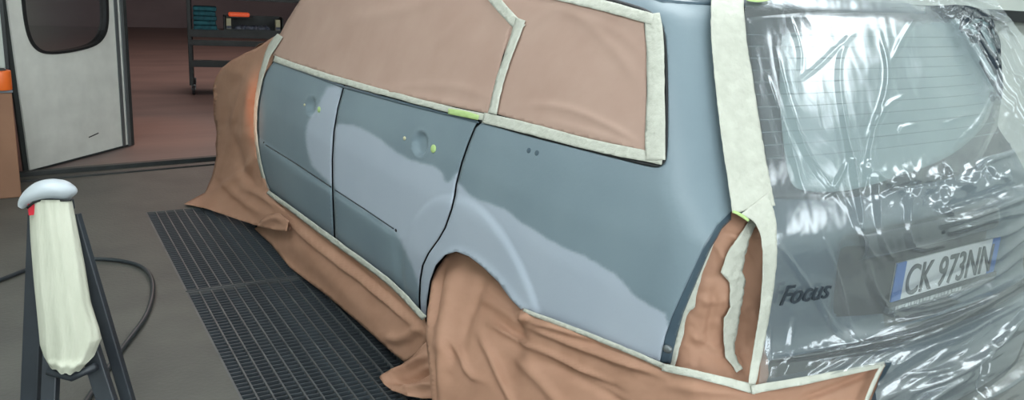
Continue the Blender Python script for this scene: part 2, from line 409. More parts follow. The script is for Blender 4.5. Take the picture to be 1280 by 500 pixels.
# doorway threshold: two steel rails
def rail(a, b, w, h, nm='trim_1'):
    A = hit([a], 2, 0)[0]; B = hit([b], 2, 0)[0]; d = (B-A)/np.linalg.norm(B-A); A = A-d*.3; B = A+d*4.6
    o = bar(nm, A+[0, 0, h/2-.002], B+[0, 0, h/2-.002], w, h, M['darkmetal']); tag(o, kind='structure')
rail((40, 226), (262, 206), .035, .012); rail((40, 219), (262, 200), .05, .03, 'trim_2')
wq = hit([(1262, 13), (1262, 27)], 0, XR-.03)
tag(box('trim_4', (XR-.05, .2, wq[1][2]), (XR, YF, wq[0][2]), M['darkmetal']), kind='structure')
# ceiling lamps
for i, (x, y) in enumerate([(-1.9, -2.6), (-1.9, -.2), (-1.9, 2.2), (3.3, -2.6), (3.3, -.2), (3.3, 2.2), (.8, 1.0)]):
    e = empty('ceiling_lamp', (x, y, ZC)); side = 'left' if x < -1 else ('right' if x > 3 else 'middle')
    tag(e, 'long white ceiling lamp in the %s row, %s along the booth' % (side, {0: 'first', 1: 'second', 2: 'third'}[i % 3]), 'lamp', 'booth ceiling lamps')
    f = box('housing', (-.52, -.95, -.06), (.52, .95, 0), M['alu'], e); d = box('diffuser', (-.48, -.9, -.068), (.48, .9, -.06), M['lamp'], e)

# ------------------------------------------------------------ floor grate
for gi, (v0, v1) in enumerate([(0, 1.30), (1.31, 2.60), (2.61, 3.90), (3.91, 4.99)]):
    e = empty('floor_grate', gp(0, v0)); e.rotation_euler = (0, 0, math.atan2(gu[1], gu[0]))
    tag(e, ['dark steel floor grate farthest away, beside the draped front of the car', 'dark steel floor grate in the middle, second from the doorway', 'dark steel floor grate nearest the camera, at the bottom edge of the view', 'dark steel floor grate behind the others at the rear bumper'][gi], 'grate', 'floor grates over the pit')
    L = v1-v0; dz = [0, -.003, .001, 0][gi]
    nb = 30; me = None
    for k in range(nb):
        u = .006+k*(GW-.012)/(nb-1)
        if me is None:
            o = box('bearing_bar', (-.003, -L, -.03), (.003, 0, -.001+dz), M['grate'], e); me = o.data
        else:
            o = bpy.data.objects.new('bearing_bar', me); COL.objects.link(o); o.parent = e
        o.location = (u, 0, 0)
    me = None; n = int(L/.029)
    for k in range(n+1):
        if me is None:
            o = box('cross_bar', (0, -.003, -.022), (GW, .003, -.004+dz), M['grate2'], e); me = o.data
        else:
            o = bpy.data.objects.new('cross_bar', me); COL.objects.link(o); o.parent = e
        o.location = (0, -L*k/n, 0)
    box('end_frame', (0, -.006, -.03), (GW, 0, -.0005+dz), M['grate'], e); box('end_frame', (0, -L, -.03), (GW, -L+.006, -.0005+dz), M['grate'], e)
    box('side_frame', (0, -L, -.03), (.006, 0, -.0005), M['grate'], e)

# ------------------------------------------------------------ the car
car = empty('estate_car', (.85, 2.2, 0))
tag(car, 'grey-blue primed estate car masked with brown paper for respraying', 'car')
PRE = []
def kid(o): PRE.append(o); return o
# inner hull just below the panels, seen only in the gaps
def hull(name, F, off, ys, m, nseg=72, z0=.62):
    V = []; Fc = []
    for y in ys:
        a = np.linspace(0, 2*np.pi, nseg, endpoint=False); D = np.stack([np.cos(a), 0*a, np.sin(a)], 1)
        O = np.tile([.85, y, z0], (nseg, 1)); t = np.zeros(nseg); 
        for _ in range(80): t = t-np.clip((F(O+D*t[:, None])-off), -.4, .4)*.7; t = np.maximum(t, 0)
        V.append(O+D*t[:, None])
    V = np.concatenate(V); n = nseg
    for i in range(len(ys)-1):
        for k in range(n): Fc.append((i*n+k, i*n+(k+1) % n, (i+1)*n+(k+1) % n, (i+1)*n+k))
    Fc.append(tuple(range(n))); Fc.append(tuple((len(ys)-1)*n+k for k in range(n))[::-1])
    return meshobj(name, V, Fc, m)
def F_inner(P):
    f = F_body(P, flare=False)
    x, y, z = P.T
    w = .37-np.hypot(y-WC[0], z-WC[1]); w = np.minimum(w, .27-x)     # wheel housing
    lampb = np.minimum(np.minimum(.30-y, 1.02-z), np.minimum(z-.50, .30-x))  # lamp pocket
    return np.maximum(np.maximum(f, w), lampb)
kid(hull('inner_body', F_inner, -.02, np.concatenate([[.0, .03, .06, .1, .14, .2, .28, .31, .38, .45, .53, .6], np.linspace(.64, 1.36, 24), np.linspace(1.45, 3.05, 20)]), M['inner']))

HANDLE = hit([(390, 133), (525, 180)], 0, .015)
def dish(Q, P):
    h = np.zeros(len(P))
    for c in HANDLE:
        r = np.hypot((P[:, 1]-c[1])/.050, (P[:, 2]-c[2])/.040)
        h += -.016*np.clip(1-r**5, 0, 1)+.003*np.exp(-((r-1.1)/.09)**2)
    return h
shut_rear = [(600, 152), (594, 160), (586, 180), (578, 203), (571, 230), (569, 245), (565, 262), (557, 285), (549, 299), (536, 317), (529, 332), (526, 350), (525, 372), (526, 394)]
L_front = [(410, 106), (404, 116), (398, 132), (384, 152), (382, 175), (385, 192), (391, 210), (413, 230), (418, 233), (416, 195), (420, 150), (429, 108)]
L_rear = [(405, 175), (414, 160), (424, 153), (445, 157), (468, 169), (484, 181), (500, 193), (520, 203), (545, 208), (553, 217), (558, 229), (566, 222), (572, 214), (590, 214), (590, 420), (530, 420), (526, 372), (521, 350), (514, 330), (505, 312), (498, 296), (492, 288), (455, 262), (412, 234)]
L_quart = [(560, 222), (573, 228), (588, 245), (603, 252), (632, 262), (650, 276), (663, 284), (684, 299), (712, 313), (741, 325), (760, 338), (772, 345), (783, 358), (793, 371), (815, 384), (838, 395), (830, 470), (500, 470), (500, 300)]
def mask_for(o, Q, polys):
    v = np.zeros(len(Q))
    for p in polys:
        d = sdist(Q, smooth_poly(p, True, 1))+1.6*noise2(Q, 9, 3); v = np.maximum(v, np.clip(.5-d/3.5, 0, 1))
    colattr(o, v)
fd_poly = [(345, 74), (429, 106), (421, 135), (416, 165), (414, 200), (414.5, 240), (417, 298), (380, 272), (352, 252), (334, 238), (326, 214), (320, 185), (318, 150), (322, 116), (332, 90)]
rd_poly = [(431, 107), (500, 126), (597, 151)]+[(a-2.2, b) for a, b in shut_rear[1:]]+[(527, 392), (492, 354), (455, 327), (419.5, 300), (416.8, 240), (416.3, 200), (418.3, 165), (423, 135)]
ARCH = [(654, 387), (640, 373), (625, 352), (605, 333), (588, 320), (572, 314), (558, 318), (546, 331), (539, 350), (535, 375), (534, 396)]
q_poly = [(603, 153), (650, 167), (700, 180), (760, 195), (812, 208), (823, 209), (830, 204), (833, 190), (834, 120), (832, 50), (827, 30), (815, 18), (790, 9), (740, -4), (690, -16), (620, -30), (620, -60), (760, -60), (900, -45), (925, -20), (925, 60), (938, 180), (938, 268), (914, 264), (896, 282), (880, 308), (866, 338), (852, 368), (840, 395), (831, 420), (824, 453), (780, 437), (740, 421), (700, 405)]+ARCH+[(a+.5, b) for a, b in shut_rear[::-1][:-1]]
def holes(Q, P):
    h = dish(Q, P)
    for c in ((493, 288), (499, 293)): h = h-.004*np.exp(-((Q[:, 0]-c[0])**2+(Q[:, 1]-c[1])**2)/3)
    return h
def F_q(P): return F_body(P)
o, Q, P = patch('front_door', fd_poly, F_body, 3, 0, holes, M['primer']); mask_for(o, Q, [L_front]); kid(o)
o, Q, P = patch('rear_door', rd_poly, F_body, 3, 0, holes, M['primer']); mask_for(o, Q, [L_rear]); kid(o)
def qd(Q, P):
    d = segdist(Q, smooth_poly(ARCH)); return .006*np.exp(-(d/5)**2)-.0025*np.exp(-((segdist(Q, [(664, 189), (672, 190)])/4)**2))*0
o, Q, P = patch('quarter_panel', q_poly, F_body, 3.2, 0, qd, M['primer']); mask_for(o, Q, [L_quart]); kid(o)
# door handle leftovers
def dot(name, px, r, mt, h=.006, lab=None, F=F_body):
    P = trace(F, CP, rays([px]))[0]; N = grad(F, P[None])[0]
    bm = bmesh.new(); bmesh.ops.create_uvsphere(bm, u_segments=12, v_segments=8, radius=1)
    M_ = Matrix.Translation(P+N*h*.3) @ Vector(N).to_track_quat('Z', 'Y').to_matrix().to_4x4() @ Matrix.Diagonal((r*1.2, r, h, 1)); bm.transform(M_)
    o = bmobj(name, bm, mt, smooth=True)
    if lab: o['label'] = lab
    return kid(o)
dot('tape_plug', (399, 137), .013, M['tapegreen'], .004, 'yellow-green tape plug by the front door handle')
dot('tape_plug', (542, 186), .014, M['tapegreen'], .004, 'yellow-green tape plug by the rear door handle')
dot('handle_hole', (381, 131), .006, M['cream'], .004); dot('handle_hole', (506, 173), .007, M['cream'], .004); dot('trim_hole', (495, 288), .006, M['ink'], .002); dot('trim_hole', (330, 178), .006, M['ink'], .002)
kid(patch('trim_seam_shade', strip_poly([(332, 181), (372, 206), (414, 234)], 1.5), F_body, 2, .0015, None, M['frit'], thick=.0005)[0]); kid(patch('trim_seam_shade', strip_poly([(418, 237), (455, 261), (492, 286)], 1.4), F_body, 2, .0015, None, M['frit'], thick=.0005)[0])  # thin dark strips paint in the shadow line of the rub strip seam
dot('flange_bolt', (835, 436), .010, M['alu'], .006, 'bolt at the foot of the lamp opening'); dot('smudge', (661, 188), .008, M['paint'], .0008); dot('smudge', (671, 191), .008, M['paint'], .0008)
# wheel housing, lamp pocket flange
Q0 = [(914, 264), (896, 282), (880, 308), (866, 338), (852, 368), (840, 395), (831, 420), (824, 453), (833, 457), (842, 425), (852, 395), (864, 368), (878, 338), (892, 308), (905, 284), (918, 272)]
kid(patch('lamp_flange', Q0, F_body, 3, -.004, lambda Q, P: -.0016*segdist(Q, Q0[:8]), M['paint'])[0])
kid(patch('window_seal', strip_poly(smooth_poly([(600, 150), (650, 165), (700, 178), (760, 193), (815, 207), (826, 206), (832, 196), (833, 120), (831, 50), (825, 28), (812, 15), (790, 7), (740, -6), (690, -18)], it=2), 4.6), F_body, 3, .003, None, M['seal'])[0])
kid(patch('belt_trim', strip_poly([(345, 77), (429, 108.5), (500, 128), (598, 153)], [3, 3, 3, 2]), F_body, 2, .004, None, M['paint'])[0])
# roof, bonnet and far side: height-field sheets over the same body
def grid(name, us, vs, OD, F, m, off=0, disp=None, thick=.002):
    U, V_ = np.meshgrid(us, vs); O, D = OD(U.ravel(), V_.ravel()); P = trace(F, O, D); N = grad(F, P, .006)
    h = np.full(len(P), float(off)); 
    if disp is not None: h = h+disp(P)
    P = P+N*h[:, None]; n = len(us); Fc = [(j*n+i, j*n+i+1, (j+1)*n+i+1, (j+1)*n+i) for j in range(len(vs)-1) for i in range(n-1)]
    f = Fc[len(Fc)//2]; nn = np.cross(P[f[1]]-P[f[0]], P[f[2]]-P[f[0]])
    if nn@D[f[0]] > 0: Fc = [q[::-1] for q in Fc]
    o = meshobj(name, P, Fc, m)
    if thick: solid(o, thick)
    return o
down = lambda u, v: (np.stack([u, v, u*0+2.2], 1), np.tile([0, 0, -1.], (len(u), 1)))
left = lambda u, v: (np.stack([u*0+2.6, u, v], 1), np.tile([-1., 0, 0], (len(u), 1)))
fwd = lambda u, v: (np.stack([u, u*0-1, v], 1), np.tile([0, 1., 0], (len(u), 1)))
kid(grid('roof', np.linspace(.27, 1.43, 30), np.linspace(.62, 2.6, 50), down, F_body, M['paint']))
kid(grid('body_side', np.linspace(.25, 3.1, 70), np.linspace(.3, .98, 30), left, F_body, M['paint'])); PRE[-1]['label'] = 'far right-hand body side in grey-blue'
# wheels
def wheel(x, y):
    e = empty('wheel', (x, y, .31)); bm = bmesh.new(); n = 40
    pr = [(-.1, .19), (-.1, .27), (-.075, .305), (0, .31), (.075, .305), (.1, .27), (.1, .19)]
    rings = [[bm.verts.new((px, r*math.cos(2*math.pi*k/n), r*math.sin(2*math.pi*k/n))) for k in range(n)] for px, r in pr]
    for a, b in zip(rings, rings[1:]+rings[:1]):
        for k in range(n): bm.faces.new([a[k], a[(k+1) % n], b[(k+1) % n], b[k]])
    t = bmobj('tyre', bm, M['rubber'], e, smooth=True)
    bm = bmesh.new(); bmesh.ops.create_cone(bm, segments=40, radius1=.195, radius2=.19, depth=.16, cap_ends=True, matrix=Matrix.Rotation(math.pi/2, 4, 'Y')); bmobj('rim', bm, M['alu'], e)
    kid(e)
for x, y in ((.17, 1.0), (1.53, 1.0), (.22, 3.6), (1.48, 3.6)): wheel(x, y)
# tailgate with ledge, number-plate recess
def recess(P):
    x, z = P[:, 0], P[:, 2]
    s = lambda t: 1/(1+np.exp(-t/.011))
    a = s(x-.47)*s(1.23-x)*s(z-.62)*s(.86-z)
    return -.036*a
kid(grid('tailgate', np.arange(.243, 1.48, .012), np.arange(.60, .985, .008), fwd, F_body, M['paint'], .001, recess))
glass_poly = [(975, 46), (985, 41), (1050, 34), (1140, 27), (1225, 22), (1240, 30), (1247, 60), (1246, 110), (1236, 150), (1215, 175), (1180, 200), (1120, 222), (1060, 240), (1000, 240), (985, 225), (975, 140)]
def wpoly(name, pts, F, m, off, step=.015, od=fwd, rounded=True, thick=.002):
    """outline given in (x, z) of the rear face"""
    if rounded: pts = smooth_poly(pts, True, 2)
    Q, fs = tri(pts, step); O, D = od(Q[:, 0], Q[:, 1]); P = trace(F, O, D); N = grad(F, P, .006); P = P+N*off
    fs = [tuple(f) for f in fs]; f = fs[0]
    if np.cross(P[f[1]]-P[f[0]], P[f[2]]-P[f[0]])@D[0] > 0: fs = [q[::-1] for q in fs]
    o = meshobj(name, P, fs, m); solid(o, thick); return o
kid(patch('rear_window_surround', [(934, 22), (1000, 16), (1100, 10), (1200, 6), (1236, 12), (1250, 50), (1254, 110), (1246, 160), (1226, 200), (1215, 212), (1190, 222), (1100, 242), (1040, 250), (966, 248), (956, 180), (944, 100)], F_body, 7, .003, None, M['frit'])[0])
kid(patch('rear_window', glass_poly, F_body, 7, .009, None, M['glass'], rounded=True)[0])
kid(grid('roof_edge', np.linspace(.2, 1.5, 60), np.linspace(1.375, 1.41, 5), fwd, F_body, M['paint'], .002))
# bumper
kid(grid('bumper', np.linspace(.2, 1.5, 70), np.linspace(.24, .585, 20), fwd, F_body, M['paint'], -.035))
kid(grid('handle_trim', np.linspace(.52, 1.16, 50), np.linspace(.80, .868, 12), fwd, F_body, M['frit'], .004, lambda P: .016*np.sin(np.pi*np.clip((P[:, 2]-.80)/.068, 0, 1))**.5))
PRE[-1]['label'] = 'dark handle bar above the number plate'
# heater lines
V = []; Fc = []
for k in range(11):
    z = 1.035+k*.027; xs = np.linspace(.31, 1.39, 40); 
    O, D = fwd(xs, xs*0+z); P = trace(F_body, O, D); P = P+grad(F_body, P)*.0093; b = len(V)
    for q in P: V += [q+[0, 0, .0008], q-[0, 0, .0008]]
    for i in range(39): Fc.append((b+2*i, b+2*i+1, b+2*i+3, b+2*i+2))
h = meshobj('heater_lines', V, Fc, M['heater']); tag(h, kind='stuff'); kid(h)
# number plate with text
def text(name, s, size, loc, m, shear=0, ext=.0012, sx=1, rz=0, rx=math.pi/2):
    c = bpy.data.curves.new(name, 'FONT'); c.body = s; c.size = size; c.shear = shear; c.extrude = ext; c.offset = .0006*size/.1
    t = bpy.data.objects.new(name, c); COL.objects.link(t); bpy.context.view_layer.update()
    me = bpy.data.meshes.new_from_object(t.evaluated_get(bpy.context.evaluated_depsgraph_get())); bpy.data.objects.remove(t)
    me.materials.clear(); me.materials.append(m)
    o = bpy.data.objects.new(name, me); COL.objects.link(o); o.location = loc; o.rotation_euler = (rx, 0, rz); o.scale = (sx, 1, 1); return kid(o)
PX0, PX1, PZ0, PZ1, PY = .675, 1.195, .665, .775, .040
pl = box('number_plate', (PX0, PY, PZ0), (PX1, PY+.006, PZ1), M['plate'], bevel=.002); kid(pl)
kid(box('plate_band', (PX0, PY-.001, PZ0), (PX0+.042, PY+.004, PZ1), M['plateblue'])); PRE[-1]['label'] = 'blue country band at the left end of the number plate'
kid(box('plate_band', (PX1-.042, PY-.001, PZ0), (PX1, PY+.004, PZ1), M['plateblue'])); PRE[-1]['label'] = 'blue band at the right end of the number plate'
kid(box('plate_holder', (PX0-.008, PY-.004, PZ0-.024), (PX1+.008, PY+.008, PZ0), M['alu']))
bm = bmesh.new(); rr_ = random.Random(3); xx = PX0+.02
while xx < PX0+.34:      # the raised row of worn letters, unreadable in the photograph
    w_ = rr_.uniform(.004, .013); box_bm(bm, (xx, PY-.006, PZ0-.019+rr_.uniform(0, .004)), (xx+w_, PY-.003, PZ0-.007)); xx += w_+rr_.uniform(.003, .008)
kid(bmobj('frame_lettering', bm, M['plate'])); tag(PRE[-1], 'worn pale lettering along the plate frame')
kid(box('plate_holder_edge', (PX0-.008, PY-.006, PZ0-.006), (PX1+.008, PY+.008, PZ0+.006), M['ink']))
text('plate_lettering', 'CK 973NN', .118, (PX0+.05, PY-.002, PZ0+.014), M['ink'], sx=.80)
bd = text('badge_lettering', 'Focus', .064, (.225, .044, .745), M['badge'], shear=.35, ext=.002, rz=-math.radians(8))
bpy.context.view_layer.update()
for o in PRE: setparent(o, car)

# ------------------------------------------------------------ masking paper
def paper(name, poly, F, label, folds, step=4, off=.008, amp=.002, sc=26, seed=1, m='paper', group=None, rounded=False, thick=.0012, extra=None, post=None):
    def d(Q, P):
        h = ridges(Q, folds)+amp*noise2(Q, sc, seed)+amp*.6*(np.abs(noise2(Q, sc*.8, seed+5))-.4)
        if extra is not None: h = h+extra(Q, P)
        return h
    o, Q, P = patch(name, poly, F, step, off, d, M[m], thick=thick, rounded=rounded, post=post)
    tag(o, label, 'paper', group); return o
def F_glass(P): return F_body(P, flare=False)
# windows
paper('masking_paper', [(338, 66), (348, 46), (360, 24), (372, 5), (385, -14), (420, -60), (596, -60), (608, -12), (640, 30), (628, 70), (610, 142), (560, 132), (500, 120), (430, 100), (345, 72)], F_glass,
      'brown masking paper over the front and rear side door windows', [([(420, 30), (520, 10), (560, -10)], 8, .004), ([(460, 108), (540, 125), (600, 138)], 4, .004), ([(540, 60), (590, 20), (600, 0)], 6, .003), ([(470, 112), (560, 105), (610, 120)], 5, .003)], m='paper_w', off=.004, amp=.0018, sc=50, seed=2)
paper('masking_paper', [(612, 140), (630, 70), (636, 24), (606, -24), (640, -22), (690, -10), (760, 8), (804, 22), (808, 60), (808, 120), (806, 190), (700, 165)], F_glass,
      'brown masking paper over the rearmost side window', [([(650, 133), (700, 132), (750, 150), (804, 182)], 4, .004), ([(680, 150), (740, 165), (800, 186)], 4, .003), ([(700, 2), (760, 50), (800, 105)], 7, .002), ([(690, 8), (770, 35), (802, 66)], 6, .002), ([(655, 40), (690, 10)], 5, .002)], m='paper_w', off=.004, amp=.0015, sc=50, seed=3)
# inside the lamp pocket
def F_lamp(P): return F_body(P, flare=False)+.035
paper('masking_paper', [(912, 260), (898, 288), (884, 315), (868, 345), (855, 375), (845, 405), (830, 440), (826, 466), (880, 478), (950, 496), (960, 470), (966, 380), (964, 290), (945, 268), (925, 258)], F_lamp,
      'brown masking paper inside the tail lamp opening', [([(905, 290), (925, 300), (940, 330)], 4, .008), ([(870, 370), (890, 380), (915, 370)], 5, .006), ([(880, 440), (890, 400), (895, 350)], 5, -.006), ([(925, 430), (933, 455), (935, 470)], 4, -.008), ([(860, 420), (880, 425), (900, 440)], 5, .006), ([(890, 300), (905, 320), (910, 350)], 5, .006)], step=3, off=.0, amp=.006, sc=22, seed=5)
def nearer(Q, P):      # outline points that slipped past the nose come back to it
    k = np.minimum(1, (4.80-CP[1])/(P[:, 1]-CP[1])); return CP+(P-CP)*k[:, None]
# front
paper('masking_paper', [(352, 40), (334, 52), (326, 57), (305, 66), (288, 76), (276, 84), (269, 96), (266, 112), (267, 140), (271, 165), (270, 195), (265, 222), (256, 240), (244, 247), (230, 255), (252, 260), (280, 268), (300, 275), (318, 281), (330, 283), (346, 282), (362, 288), (368, 272), (352, 258), (338, 243), (328, 215), (321, 185), (319, 150), (323, 116), (333, 90), (345, 72)], F_front,
      'brown masking paper draped over the front wing and bonnet', [([(304, 110), (296, 135), (288, 160)], 4, .018), ([(322, 190), (310, 210), (285, 232), (262, 248)], 5, .02), ([(290, 165), (300, 205), (318, 240)], 5, -.02), ([(305, 235), (330, 245), (350, 262)], 4, .02), ([(318, 110), (308, 140), (305, 180)], 5, .012), ([(285, 90), (280, 140), (282, 190)], 7, -.012), ([(280, 225), (300, 250), (330, 268)], 5, .016), ([(310, 75), (300, 95), (285, 110)], 5, -.01)], step=3, off=.0, amp=.010, sc=24, seed=6, post=nearer)
kidg = grid('masking_paper', np.linspace(.3, 1.4, 30), np.linspace(3.15, 4.55, 34), down, F_front, M['paper'], .002); tag(kidg, 'brown masking paper laid over the bonnet ahead of the windscreen', 'paper')
ws = grid('masking_paper', np.linspace(.25, 1.45, 26), np.linspace(2.4, 3.3, 20), down, F_glass, M['paper_w'], .012); tag(ws, 'brown masking paper covering the windscreen', 'paper')
# sill skirt: upper band and lower sheet
paper('masking_paper', [(336, 243), (380, 274), (414, 298), (460, 332), (494, 357), (530, 394), (537, 412), (528, 440), (505, 452), (490, 440), (471, 422), (440, 396), (409, 370), (362, 334), (340, 306), (318, 286), (340, 270)], F_sill,
      'brown masking paper skirt hanging from the sill onto the floor grate', [([(345, 262), (414, 322), (470, 362), (533, 420)], 3.2, .022), ([(400, 300), (460, 348), (520, 400)], 4, -.012), ([(480, 420), (505, 425), (530, 405)], 6, .02), ([(350, 290), (420, 350), (490, 425)], 12, .012)], step=3.5, off=.006, amp=.004, sc=30, seed=8)
# wheel and bumper
folds = [([(575, 322), (560, 380), (552, 440), (548, 500)], 9, .018), ([(606, 340), (585, 400), (575, 440)], 6, -.012),
         ([(612, 404), (640, 420), (700, 450), (760, 480)], 3.5, .026), ([(618, 398), (660, 430), (720, 462), (780, 492)], 3.5, -.016), ([(640, 400), (680, 415), (740, 440), (830, 470)], 4, .016),
         ([(598, 410), (620, 460), (650, 520)], 5, .016), ([(565, 430), (575, 440), (585, 470), (605, 475)], 3.5, .014), ([(562, 432), (566, 455)], 3, -.012),
         ([(650, 392), (665, 402), (700, 410), (760, 428)], 4, .02), ([(655, 390), (662, 395), (656, 400)], 3, .022), ([(700, 405), (760, 430), (830, 455)], 5, -.012),
         ([(556, 330), (545, 370), (540, 410)], 4, -.02), ([(600, 370), (640, 395), (650, 398)], 6, .014), ([(545, 440), (542, 480), (540, 520)], 5, -.016),
         ([(830, 480), (900, 492), (1000, 490)], 6, .008), ([(640, 440), (690, 490), (710, 520)], 7, .012), ([(1000, 500), (1060, 478), (1096, 462)], 4, -.014), ([(660, 445), (740, 480), (800, 520)], 6, -.01)]
paper('masking_paper', [(560, 318), (572, 314), (586, 319), (605, 333), (625, 353), (640, 373), (656, 388), (700, 405), (760, 429), (830, 458), (880, 470), (943, 490), (1000, 480), (1060, 466), (1108, 455), (1098, 478), (1084, 520), (1068, 640), (540, 640), (538, 540), (536, 470), (532, 420), (534, 385), (540, 350), (548, 332)], F_drape,
      'brown masking paper draped over the rear wheel and bumper corner', folds, step=3.5, off=.004, amp=.006, sc=34, seed=9)
# crumpled corner lying beside the wheel
def F_corner(P):
    x, y, z = P.T; return smin(.02-.25*np.clip(.25-z, 0, 1)-x, z-.012, .12)
paper('masking_paper', [(538, 424), (520, 440), (505, 452), (492, 464), (482, 468), (474, 472), (480, 480), (492, 490), (510, 496), (530, 498), (545, 498), (548, 460)], F_corner,
      'crumpled brown paper corner lying on the grate beside the wheel drape', [([(482, 470), (505, 463), (540, 440)], 5, .03), ([(490, 478), (515, 476), (540, 462)], 3, -.03), ([(500, 488), (520, 486), (545, 478)], 4, .025)], step=3, off=.01, amp=.008, sc=16, seed=10)
paper('masking_paper', [(322, 283), (334, 268), (350, 266), (362, 276), (358, 289), (340, 287)], F_front, 'small folded brown paper flap at the foot of the front drape', [([(325, 280), (345, 272), (358, 276)], 4, .02)], step=2.5, off=.03, amp=.003, seed=12)

# ------------------------------------------------------------ masking film
FR = [  # folds of the plastic: (line, half width, height)
 ([(968, 60), (985, 130), (1010, 200), (1060, 262)], 2.2, .006), ([(958, 95), (975, 150), (1000, 215)], 1.8, .005), ([(1000, 100), (1020, 85), (1045, 60), (1070, 40)], 2, .005),
 ([(1060, 45), (1048, 75), (1048, 110), (1060, 180), (1072, 245)], 2.4, .007), ([(1100, 40), (1108, 80), (1108, 110), (1095, 150), (1085, 170)], 2.2, .006),
 ([(1130, 120), (1108, 130), (1095, 150), (1085, 200), (1080, 240)], 1.6, .008), ([(1125, 165), (1128, 158), (1150, 156)], 1.5, .006), ([(1175, 155), (1190, 152), (1212, 143)], 1.6, .006),
 ([(1060, 175), (1066, 215), (1075, 250), (1078, 300)], 1.8, .006), ([(1092, 215), (1096, 260), (1100, 305), (1115, 322)], 2, .008), ([(1130, 215), (1134, 260), (1135, 300), (1145, 312), (1180, 306)], 2.2, .009),
 ([(1060, 250), (1072, 285), (1085, 315), (1095, 322)], 2, .008), ([(1180, 240), (1182, 262), (1192, 272)], 2.4, .012),
 ([(968, 300), (990, 330), (1010, 358), (1035, 400), (1055, 425)], 2.4, .008), ([(1030, 300), (1040, 330), (1050, 360), (1062, 415), (1080, 430)], 2, .007), ([(1085, 330), (1090, 360), (1110, 390), (1130, 398)], 3, .008),
 ([(960, 450), (1030, 444), (1120, 425), (1190, 400), (1290, 340)], 4, .018), ([(1000, 450), (1080, 440), (1150, 430), (1220, 400), (1290, 372)], 3.5, -.012),
 ([(1100, 440), (1150, 425), (1200, 400), (1290, 345)], 3, .012), ([(1110, 460), (1140, 440), (1190, 425), (1240, 395), (1290, 372)], 3.5, .016),
 ([(1130, 490), (1180, 470), (1220, 445), (1250, 415), (1290, 375)], 4, .02), ([(1130, 470), (1180, 462), (1210, 445)], 2.6, .009), ([(1130, 510), (1180, 480), (1205, 465)], 4, .014), ([(1190, 510), (1240, 480), (1290, 440)], 5, .018), ([(1210, 500), (1222, 450), (1230, 430)], 3, -.01),
 ([(1180, 280), (1220, 268), (1290, 240)], 4, .02), ([(1190, 290), (1240, 270), (1290, 262)], 3, .014), ([(1170, 262), (1210, 250), (1290, 225)], 4, -.012), ([(1230, 205), (1240, 225), (1258, 228)], 2.2, .012),
 ([(1080, 208), (1095, 222), (1120, 238), (1132, 246)], 2.6, .010), ([(1100, 238), (1150, 230), (1182, 232)], 3, -.012), ([(1185, 205), (1183, 225), (1212, 238)], 3, .012), ([(1210, 240), (1216, 215), (1235, 200), (1290, 188)], 3, .016),
 ([(1110, 385), (1170, 380), (1230, 350), (1290, 310)], 3, .012), ([(1110, 375), (1190, 345), (1250, 320), (1290, 290)], 3, -.008), ([(1105, 405), (1180, 390), (1250, 362), (1290, 330)], 3.2, .012),
 ([(1225, 300), (1260, 290), (1290, 270)], 3, .012), ([(1225, 330), (1250, 320), (1290, 285)], 3, .014),
 ([(1245, 5), (1230, 40), (1248, 80)], 3, .006), ([(1255, 30), (1262, 60), (1290, 90)], 4, .01), ([(1250, 85), (1270, 100), (1300, 100)], 3, .01), ([(1240, 120), (1262, 150), (1290, 170)], 4, .01),
 ([(985, 20), (1000, 60), (1000, 90)], 2, .004), ([(1145, 20), (1125, 50), (1115, 75)], 2, .004), ([(1240, 40), (1246, 110), (1225, 150), (1195, 180)], 2.6, .006),
 ([(965, 120), (985, 180), (1005, 240)], 1.8, .004), ([(958, 330), (962, 400), (958, 470)], 2, .006), ([(1060, 200), (1040, 240), (1030, 245)], 2, .004), ([(990, 400), (985, 440), (975, 470)], 2, .005), ([(1290, 60), (1240, 190)], 5, .008)]
def film_disp(Q, P):
    h = ridges(Q, FR)*np.where(Q[:, 1] > 200, 1.4, 1.0)
    crumple = np.exp(-((Q[:, 1]-(232-.12*(Q[:, 0]-1180)))/26)**2)*np.clip((Q[:, 0]-1075)/60, 0, 1)
    low = np.clip((Q[:, 1]-(430-.35*(Q[:, 0]-1000)))/60, 0, 1)*np.clip((Q[:, 0]-960)/80, 0, 1)
    rt = np.clip((Q[:, 0]-1225)/30, 0, 1)
    # diagonal drawn folds low down: noise stretched along the pull direction
    a = math.radians(-30); U = np.stack([(Q[:, 0]*math.cos(a)+Q[:, 1]*math.sin(a))/7, -Q[:, 0]*math.sin(a)+Q[:, 1]*math.cos(a)], 1)
    b = math.radians(78); Vv = np.stack([(Q[:, 0]*math.cos(b)+Q[:, 1]*math.sin(b))/8, -Q[:, 0]*math.sin(b)+Q[:, 1]*math.cos(b)], 1)
    h += (1-np.abs(noise2(U, 14, 31, 3))*2)*.013*low
    h += (1-np.abs(noise2(Vv, 12, 41, 2))*2)*.0008*(1-low)
    h += (1-np.abs(noise2(Q, 26, 51, 3))*2)*.018*crumple+(1-np.abs(noise2(Q, 24, 61, 3))*2)*.0025*rt
    h += .004*noise2(Q, 60, 71, 2)
    return h+.012*low
fo, Q, P = patch('masking_film', [(935, -40), (1000, -46), (1150, -44), (1215, -30), (1240, -4), (1258, 18), (1282, 48), (1310, 90), (1345, 150), (1370, 260), (1375, 420), (1370, 640), (1062, 640), (1078, 520), (1092, 478), (1105, 455), (1060, 464), (1000, 478), (947, 488), (952, 430), (957, 350), (962, 270), (950, 180), (938, 100), (930, 30)], F_film, 2.4, .018, film_disp, M['film'], thick=0)
tag(fo, 'clear plastic masking film wrinkled over the tailgate and rear window', 'film')

